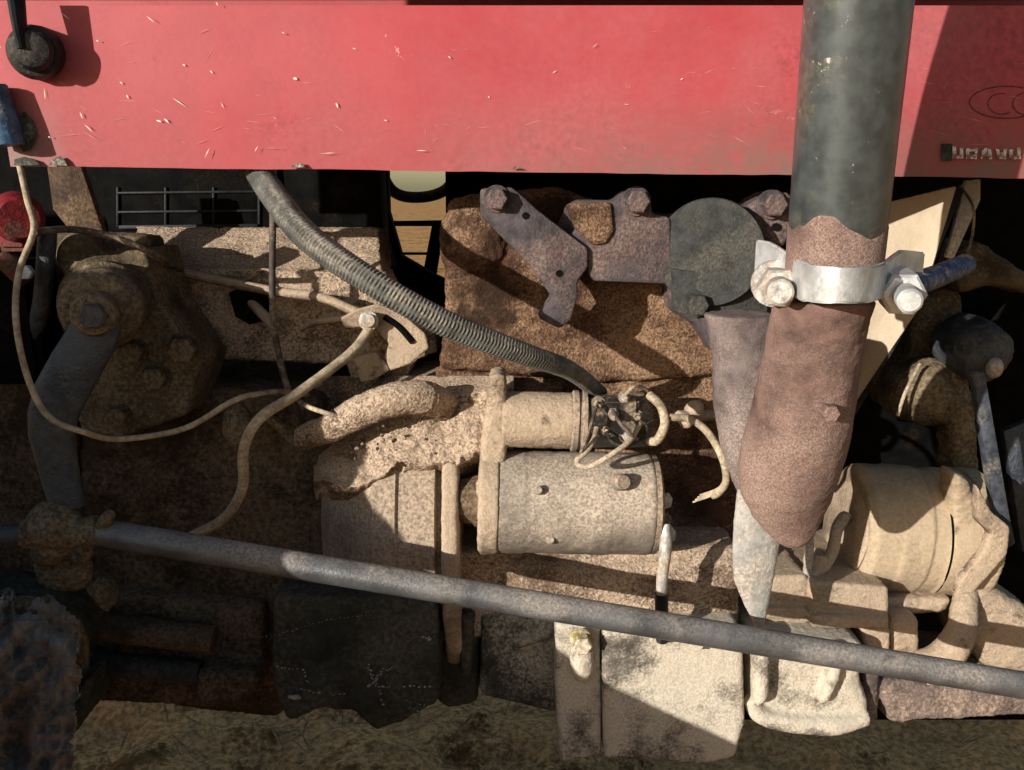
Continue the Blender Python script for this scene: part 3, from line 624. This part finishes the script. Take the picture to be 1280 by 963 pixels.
# ---- water pump, fan hub, belt
cast('water_pump', join(prism([(1196, 320), (1225, 300), (1300, 350), (1300, 372), (1240, 356), (1200, 372)], .15, .08, .008), ball(P(1160, 490, .17), .036, (1.1, 1, 1)), prism([(1118, 470), (1200, 450), (1215, 520), (1150, 535), (1120, 520)], .16, .08, .01),
    prism([(1150, 370), (1205, 360), (1215, 460), (1130, 470)], .20, .08, .01), prism([(1190, 500), (1222, 490), (1228, 620), (1200, 640)], .14, .05, .008)), 'oilybox', T, .0028, 2, .003, .02, label='dull brown water pump casting')
obj('fan_hub', lathe(P(1262, 440, .24), P(1255, 440, .18), [(0, .062), (.6, .06), (.7, .036), (1, .034)], 40), 'blackdeep', T)
cast('hose_elbow', join(lathe(P(1190, 420, .18), P(1240, 450, .13), [(0, .028), (.5, .032), (1, .028)], 28), ball(P(1225, 440, .14), .026)), 'arm', T, .0026, 2, .001, .02)
obj('hose_nipple', ball(P(1243, 460, .11), .008, (1, 1, 1.3)), 'bolt', T)
obj('fan_belt', prism([(1216, 465), (1232, 465), (1262, 640), (1270, 680), (1255, 690), (1240, 620)], .06, .012, .002), 'belt', T)
obj('guard_plate', prism([(1255, 540), (1300, 520), (1300, 690), (1278, 690), (1268, 620)], .17, .01, .001), 'arm', T)
obj('cowl_lever', tube([(1150, 455, .14), (1132, 490, .13), (1122, 520, .13)], .0018, 8), 'wire', T)
# ---- alternator
def alternator():
    y = .13; a, b = P(1058, 656, y), P(1190, 666, y); k = K(1120, 660, y - .04); r = 84 * k
    al = cast('alternator', lathe(a, b, [(0, r * .86), (.05, r * .95), (.06, r * .97), (.28, r * .98), (.30, r * 1.0), (.54, r * 1.0), (.56, r * .97), (.70, r * .97), (.72, r * 1.0), (1, r * 1.0)], 64), 'tansmooth', T, .0018, 1, .0006, .03, .0003, .006, label='beige dusty alternator body')
    cast('drive_end', join(lathe(P(1186, 666, y), P(1214, 668, y), [(0, r * 1.04), (.85, r * 1.04), (1, r * .98)], 48), prism([(1190, 588), (1212, 600), (1228, 640), (1256, 662), (1254, 690), (1216, 733), (1194, 748)], .070, .03, .006)), 'tansmooth', al, .0024, 2, .001, .02)
    cast('adjuster_strap', prism([(1222, 606), (1240, 640), (1264, 660), (1260, 694), (1218, 742), (1196, 746), (1200, 728), (1230, 690), (1238, 668), (1222, 652)], .045, .012, .002), 'tan', al, .0018, 1, .0006, .02, .0004, .005)
    bolt(al, 1205, 720, .055, 9, .008, 'tan')
    cast('base_lug', prism([(1078, 736), (1110, 748), (1192, 748), (1184, 766), (1150, 770), (1095, 764)], .075, .04, .005), 'tan', al, .002, 2, .001, .02)
    ax_ = (b - a).normalized(); u = Vector((0, -1, 0)); u = (u - ax_ * u.dot(ax_)).normalized(); v = ax_.cross(u)
    obj('body_seam', tube([a + (b - a) * (.71 + .03 * math.sin(t)) + (u * math.cos(t) + v * math.sin(t)) * r * .985 for t in [-.9 + .15 * i for i in range(13)]], .0011, 6, 4), 'blackdeep', al)
    cast('end_bracket', join(tube([(1010, 722, .062), (1026, 708, .068), (1040, 690, .075), (1046, 662, .085), (1058, 645, .1)], [.006, .0075, .006, .006, .007], 14), ball(P(1024, 706, .07), .0095, (1.2, 1, .9))), 'tan', al, .0018, 1, .001, .015, .0006, .004)
    obj('end_cap', lathe(P(1052, 655, y), P(1058, 656, y), [(0, r * .55), (.5, r * .8), (1, r * .84)], 40), 'tan', al)
    obj('adjuster_rod', tube([(1006, 654, .06), (1012, 680, .055), (1008, 725, .06)], .0042, 14), 'greyiron', al)
    bolt(al, 1020, 700, .075, 13, .012, 'tan')
alternator()
# ---- steering box, drop arm, drag link
sb = cast('steering_box', join(prism([(82, 320), (182, 312), (200, 380), (250, 455), (232, 520), (150, 548), (100, 540), (84, 470)], .035, .08, .003),
    lathe(P(136, 374, .05), P(132, 378, .005), [(0, 60 * .00066), (.5, 59 * .00066), (.54, 50 * .00066), (1, 47 * .00066)], 48),
    lathe(P(105, 320, .06), P(100, 322, .03), [(0, .022), (1, .018)], 24)), 'oilybox', T, .0019, 1, .0008, .03, .0006, .005, label='oily steering box with round cover')
obj('box_hub', lathe(P(133, 378, .02), P(124, 388, -.040), [(0, .036), (.35, .036), (.4, .033), (.9, .031), (1, .026)], 40), 'oilybox', sb)
bolt(sb, 232, 436, .03, 17, .014, 'oilybox'); bolt(sb, 196, 472, .034, 15, .012, 'oilybox'); bolt(sb, 168, 440, .034, 14, .010, 'oilybox'); bolt(sb, 150, 520, .034, 12, .010, 'oilybox')
da = obj('drop_arm', loft([(384, 122, 22, -.050, .45), (410, 118, 33, -.052, .45), (440, 104, 38, -.054, .45), (480, 82, 38, -.058, .45), (515, 68, 33, -.06, .45), (545, 64, 28, -.06, .5), (590, 74, 25, -.06, .5), (632, 84, 22, -.06, .6)], 32), 'arm', T, 'blue grey steering drop arm')
obj('arm_boss', lathe(P(122, 390, -.03), P(117, 394, -.068), [(0, .018), (.8, .0175), (1, .015)], 32), 'oilybox', da)
obj('arm_nut', hexa(P(117, 394, -.062), P(115, 396, -.076), .0105), 'arm', da)
dl = obj('drag_link', lathe(P(108, 663, -.068), P(108, 663, -.068) + (P(1310, 862, -.078) - P(108, 663, -.068)) * 1.5, [(0, .0100), (.02, .0112), (1, .0112)], 32), 'rod', T, 'long worn steel drag link running across the engine')
cast('link_joint', join(ball(P(68, 655, -.066), .020, (1.1, 1, .95)), lathe(P(30, 668, -.066), P(125, 664, -.068), [(0, .012), (1, .0125)], 20), lathe(P(70, 630, -.062), P(68, 690, -.06), [(0, .012), (.5, .016), (1, .012)], 20)), 'oilybox', dl, .0022, 2, .0012, .02)
obj('grease_nipple', lathe(P(125, 662, -.07), P(138, 642, -.075), [(0, .006), (.7, .0055), (1, .004)], 14), 'oilybox', dl)
obj('link_tail', rod(P(-40, 672, -.062), P(36, 668, -.064), .0085), 'arm', dl)
# ---- bottom left: cross tubes, foot step and oily brackets
cast('cross_bracket', join(prism([(100, 740), (330, 760), (326, 860), (300, 890), (110, 880)], .07, .2, .008), prism([(240, 840), (325, 845), (322, 870), (290, 885), (240, 880)], .04, .06, .008)), 'oily', T, .0032, 2, .002, .02)
obj('cross_tube', lathe(P(122, 782, .05), P(268, 800, .05), [(0, .014), (1, .014)], 24), 'brown', T)
obj('cross_tube', lathe(P(118, 828, .05), P(250, 842, .05), [(0, .012), (1, .012)], 24), 'grime', T)
fs = cast('foot_step', join(prism([(-60, 740), (70, 742), (100, 772), (108, 800), (80, 830), (20, 900), (-60, 900)], -.02, .05, .008), prism([(-60, 880), (70, 870), (110, 850), (104, 900), (40, 980), (-60, 1000)], .0, .1, .008)), 'grime', T, .0026, 2, .003, .015, .001, .005, label='muddy ribbed foot step corner')
for i in range(3):
    obj('step_rib', tube([(60 - i * 16, 786 - i * 2, -.026), (22 - i * 14, 830, -.026), (-20 - i * 10, 880, -.026)], .0035, 8), 'grime', fs)
cast('step_edge', tube([(-30, 760, -.03), (40, 758, -.03), (76, 775, -.03), (98, 800, -.03), (100, 830, -.028)], [.008, .009, .010, .009, .007], 12), 'oilybox', fs, .0022, 1, .0018, .012, .001, .004)
def crumpled():
    keep = {}; bm = bm_new(); nx, ny = 80, 120; g = []
    for i in range(nx + 1):
        col = []
        for j in range(ny + 1):
            px = -40 + 160 * i / nx; py = 728 + 250 * j / ny
            f = 1 - abs(noise.noise((px * .022, py * .018, 2))) * 2; f2 = 1 - abs(noise.noise((px * .06, py * .05, 7))) * 2; f3 = noise.noise((px * .2, py * .2, 3))
            ed = 108 + 14 * noise.noise((py * .03, 0, 5)) - .0018 * (py - 810) ** 2 * (1 if py < 810 else .35)
            y = -.028 - .016 * f - .006 * f2 - .0015 * f3 + .0022 * max(0, px - ed) + .0015 * max(0, 752 - py + 10 * f3)
            y += .004 * math.sin((px * .8 + py * .55) * .22) * (1 if (px < 62 and 775 < py < 850) else .15)
            top = 745 + 14 * noise.noise((px * .04, 1, 9)) + max(0, px - 60) * .5
            v = bm.verts.new(P(px, py, y)); keep[v] = px < ed - 8 + 5 * f3 and py > top; col.append(v)
        g.append(col)
    for i in range(nx):
        for j in range(ny):
            q = (g[i][j], g[i][j + 1], g[i + 1][j + 1], g[i + 1][j])
            if all(keep[v] for v in q): bm.faces.new(q)
    bmesh.ops.delete(bm, geom=[v for v in bm.verts if not v.link_faces], context='VERTS')
    bmesh.ops.recalc_face_normals(bm, faces=bm.faces)
    if sum(f.normal.y for f in bm.faces) > 0: bmesh.ops.reverse_faces(bm, faces=bm.faces)
    bmesh.ops.solidify(bm, geom=list(bm.faces), thickness=.002)
    obj('crumpled_cover', bm, mat('crumpled_grey_sheet', (.26, .255, .24), (.22, .18, .13), .42, 14, .3, .42, metal=.1, bump=.5, bscale=180, speck=.25, soft=.2, patch=1.0, grease=.34, gscale=14, gcol=(.02, .02, .018), chip=(.34, .35, .35), chipamt=.3, chipscale=70), T, 'crumpled grey sheet at the left edge')
crumpled()
cast('mud_lump', join(ball(P(80, 712, .0), .020, (1.3, .8, 1.1)), ball(P(60, 690, -.02), .014), ball(P(100, 690, -.01), .012), ball(P(120, 740, .03), .02)), 'oilybox', T, .0026, 1, .003, .015, .001, .005, kind='stuff')
# ---- upper left: strap bracket and red fittings
obj('strap_bracket', prism([(58, 205), (100, 205), (132, 300), (96, 300), (66, 262)], .10, .01, .001), 'brown', T)
cast('back_plate', prism([(58, 290), (182, 296), (190, 420), (60, 420)], .07, .05, .006), 'oilybox', T, .003, 2, .002, .02)
obj('fuel_cock', join(lathe(P(20, 270, .0), P(24, 274, -.02), [(0, .020), (.7, .020), (1, .015)], 24), box(P(20, 300, .0), (.028, .02, .018), .004), rod(P(2, 320, .0), P(34, 350, .0), .009)), 'redpart', T, 'red fitting at the rear of the bay')
obj('hose_nut', hexa(P(34, 340, -.01), P(30, 341, -.024), .006), 'zinc', T)
obj('junction_box', box(P(14, 400, .05), (.07, .05, .11), .006), 'blackdeep', T)
obj('rear_plate', prism([(-200, 380), (86, 390), (110, 780), (-200, 780)], .09, .02), 'oily', T)
# ---- rear wheel, outside the frame on the left
def rear_wheel():
    Rr = .50; c = Vector((-1.22, -.56, Rr))
    ax = Vector((0, 1, 0)); w2 = .15
    ty = obj('rear_wheel', lathe(c - ax * w2, c + ax * w2, [(0, Rr * .62), (.02, Rr * .80), (.12, Rr * .93), (.3, Rr * .97), (.7, Rr * .97), (.88, Rr * .93), (.98, Rr * .80), (1, Rr * .62)], 72), 'tyre', T, 'big rear tyre with chevron lugs')
    obj('rim', lathe(c - ax * w2 * .6, c + ax * w2 * .6, [(0, Rr * .61), (.1, Rr * .60), (.3, Rr * .2), (.7, Rr * .2), (.9, Rr * .60), (1, Rr * .61)], 48), 'redpart', ty)
    lug = None
    for i in range(36):
        a = 2 * math.pi * i / 36; s = 1 if i % 2 else -1
        if lug is None:
            b = box(Vector((0, 0, 0)), (.03, w2 * 1.05, .03), .005); lo = obj('lug', b, 'tyre', ty); o = lo
        else:
            o = lo.copy(); COL.objects.link(o); o.parent = ty
        p = Vector((math.sin(a) * Rr * .985, s * w2 * .45, math.cos(a) * Rr * .985)); o.location = p
        o.rotation_euler = (0, a, s * .6)
rear_wheel()
def shadow_caster():  # unseen board, added and outlined to cast the lower-left shadow
    bm = bm_new(); y = -.42
    o_ = [(-2.3, 1.16), (-1.2, 1.12), (-.98, 1.045), (-.883, 1.005), (-.80, .992), (-.735, .98), (-.69, .978), (-.66, .955), (-.648, .912), (-.622, .86), (-.60, .80), (-.55, .765), (-.52, .725), (-.43, .67), (-.342, .612),
          (-.277, .579), (-.204, .542), (-.1, .51), (.12, .45), (.12, .10), (-2.3, .10)]
    f = bm.faces.new([bm.verts.new((x, y, z)) for x, z in o_])
    ex_ = bmesh.ops.extrude_face_region(bm, geom=[f]); bmesh.ops.translate(bm, vec=(0, -.01, 0), verts=[v for v in ex_['geom'] if isinstance(v, bmesh.types.BMVert)])
    bmesh.ops.recalc_face_normals(bm, faces=bm.faces)
    obj('shadow_board', bm, 'red', T, 'unseen sloping red board added to cast the lower-left shadow')
shadow_caster()

# ================================================================== loose lines: each one hangs or runs on its own
def line(name, pts, r, m, label, cat, n=12, per=10, **kw):
    return tag(obj(name, tube(pts, r, n, per, **kw), m), label, cat)
k_ = .00058
line('braided_hose', [(308, 190, .05), (318, 207, .02), (340, 242, -.025), (384, 296, -.065), (470, 356, -.09), (560, 406, -.085), (650, 441, -.06), (712, 463, -.02), (750, 492, .05)], [18 * k_, 18 * k_, 18 * k_, 18 * k_, 17 * k_, 17 * k_, 15 * k_, 13 * k_, 12 * k_], 'hose',
     'thick grey braided hose sloping down from the hood to the starter', 'hose', n=28, braid=.055, pitch=.0029)
line('yellow_wire', [(24, 205, -.02), (34, 250, -.04), (42, 288, -.05), (24, 340, -.06), (20, 400, -.075), (34, 470, -.085), (60, 520, -.088), (104, 540, -.085), (150, 549, -.06), (230, 536, -.03), (290, 502, -.02), (320, 493, .0), (352, 490, .03), (384, 494, .10)], .0024, 'wire',
     'thin yellowed wire looping in front of the steering drop arm', 'wire')
line('dark_wire', [(44, 290, -.045), (90, 287, -.02), (140, 296, .0), (180, 312, .01), (214, 330, .06), (232, 342, .14)], .0028, 'wired', 'thin dark wire above the round steering box cover', 'wire')
line('control_cable', [(342, 200, .07), (341, 290, .065), (341, 390, .06), (350, 450, .055), (362, 492, .05), (372, 514, .055), (384, 536, .09)], .0031, 'wired', 'thin cable hanging straight down in front of the soil crusted frame', 'cable')
tl = tag(obj('throttle_rod', tube([(466, 404, .075), (440, 440, .06), (372, 492, .02), (326, 522, .0), (305, 560, -.005), (303, 610, .02), (280, 648, .05), (240, 670, .08)], .0047, 14, 10), 'wire'), 'pale bent rod bolted to the slotted quadrant at its top', 'rod')
obj('rod_eye', lathe(P(462, 402, .082), P(460, 401, .066), [(0, .009), (.7, .009), (.72, .0065), (1, .006)], 16), 'bolt', tl)
# slotted quadrant and curved arms on the frame (bolted: parts of the tractor)
qd = cast('throttle_quadrant', join(prism([(425, 398), (448, 386), (472, 380), (505, 394), (532, 418), (536, 436), (512, 456), (488, 464), (480, 446), (486, 430), (470, 414), (448, 410), (430, 412)], .082, .006, .001), prism([(440, 448), (470, 440), (490, 462), (468, 476), (450, 480)], .10, .02, .003)), 'tan', T, .0013, 1, .0004, .02, .0003, .004, label='slotted throttle quadrant')
obj('quadrant_slot', tube([(480, 396, .0815), (498, 408, .0815), (516, 428, .0815)], .0030, 8), 'blackdeep', qd)
obj('curved_link', tube([(228, 340, .115), (270, 350, .108), (340, 364, .10), (400, 372, .095), (440, 388, .09), (470, 400, .085)], .0048, 12, 8), 'tan', T)
obj('curved_link', tube([(376, 412, .11), (400, 402, .10), (440, 398, .092)], [.003, .006, .006], 12, 8, flat=.6), 'tan', T)
obj('frame_slot', prism([(286, 366), (300, 360), (334, 362), (336, 400), (312, 406), (294, 396)], .119, .005), 'blackdeep', T)
obj('slot_pin', rod(P(312, 376, .125), P(345, 410, .10), .005), 'tan', T)
# dusty pipe over the bell housing
cast('breather_pipe', tube([(378, 548, .05), (410, 536, .035), (450, 515, .025), (490, 500, .025), (530, 497, .035), (556, 508, .06)], [.012, .013, .0145, .0155, .0155, .015], 20), 'soil', T, .002, 1, .0016, .015, .0012, .004, label='soil crusted breather pipe')
cast('gear_lever_knob', ball(P(297, 532, .04), .018, (.75, .8, 1.2)), 'oilybox', T, .0024, 2, .001, .02)
obj('shift_link', tube([(318, 512, .04), (345, 530, .045), (372, 556, .05)], .005, 10), 'oilybox', T)
line('pinched_wire', [(366, 496, .10), (380, 506, .03), (400, 514, .015), (425, 520, .02), (446, 514, .04)], .0022, 'wire', 'short pale wire tucked above the dusty breather pipe', 'wire')
# starter wires
line('terminal_wire', [(812, 494, .0), (826, 508, -.012), (831, 530, -.015), (822, 550, -.010), (812, 552, .0)], .0040, 'wire', 'pale looped wire at the end of the black terminal cap', 'wire')
line('field_wire', [(800, 530, -.005), (786, 552, -.022), (765, 568, -.03), (740, 582, -.026), (724, 582, -.022), (722, 574, -.02), (732, 566, -.018), (742, 550, -.012), (746, 535, -.004)], .0024, 'wire', 'dusty wire curling from the black cap over the starter barrel', 'wire')
sd = line('sender_wire', [(838, 522, .02), (862, 524, .02), (884, 540, .0), (902, 570, -.015), (908, 600, -.012), (898, 616, -.005), (890, 620, -.002)], .0034, 'wire', 'curved frayed wire hanging beside the exhaust manifold', 'wire')
for dy in (-3, 0, 3, 6): obj('strand', tube([(906, 604, -.012), (894, 614 + dy * .6, -.006), (872 - dy, 622 + dy, .0)], .0008, 6), 'wire', sd)
cast('oil_sender', join(ball(P(868, 512, .04), .009), rod(P(846, 520, .03), P(900, 520, .06), .005), ball(P(858, 528, .03), .006)), 'tan', T, .0018, 1, .0006, .02)
line('battery_cable', [(832, 655, -.006), (832, 685, -.012), (828, 720, -.014), (827, 745, -.012)], [.0046, .0056, .0052, .0050], 'bolt', 'silver cable end hanging from the lower starter terminal', 'cable')
line('cable_sleeve', [(827, 742, -.012), (827, 770, -.012), (828, 800, -.005)], .0060, 'rubber', 'black sleeve below the silver cable end', 'cable')
line('rear_hose', [(60, 285, .02), (56, 340, .02), (50, 390, .03), (30, 440, .04), (0, 470, .05), (-30, 480, .06)], .0075, 'arm', 'dark hose running down behind the yellowed wire', 'hose')
line('blue_sleeve', [(-12, 110, -.034), (2, 150, -.034), (10, 182, -.034)], .0120, 'blue', 'blue sleeve poking in at the left edge below the hood latch', 'sleeve')
line('tie_wire', [(1200, 232, .03), (1216, 258, .025), (1216, 290, .03), (1210, 315, .04)], .0012, 'wired', 'thin dark wire looped by the pale stay beside the beige plate', 'wire')
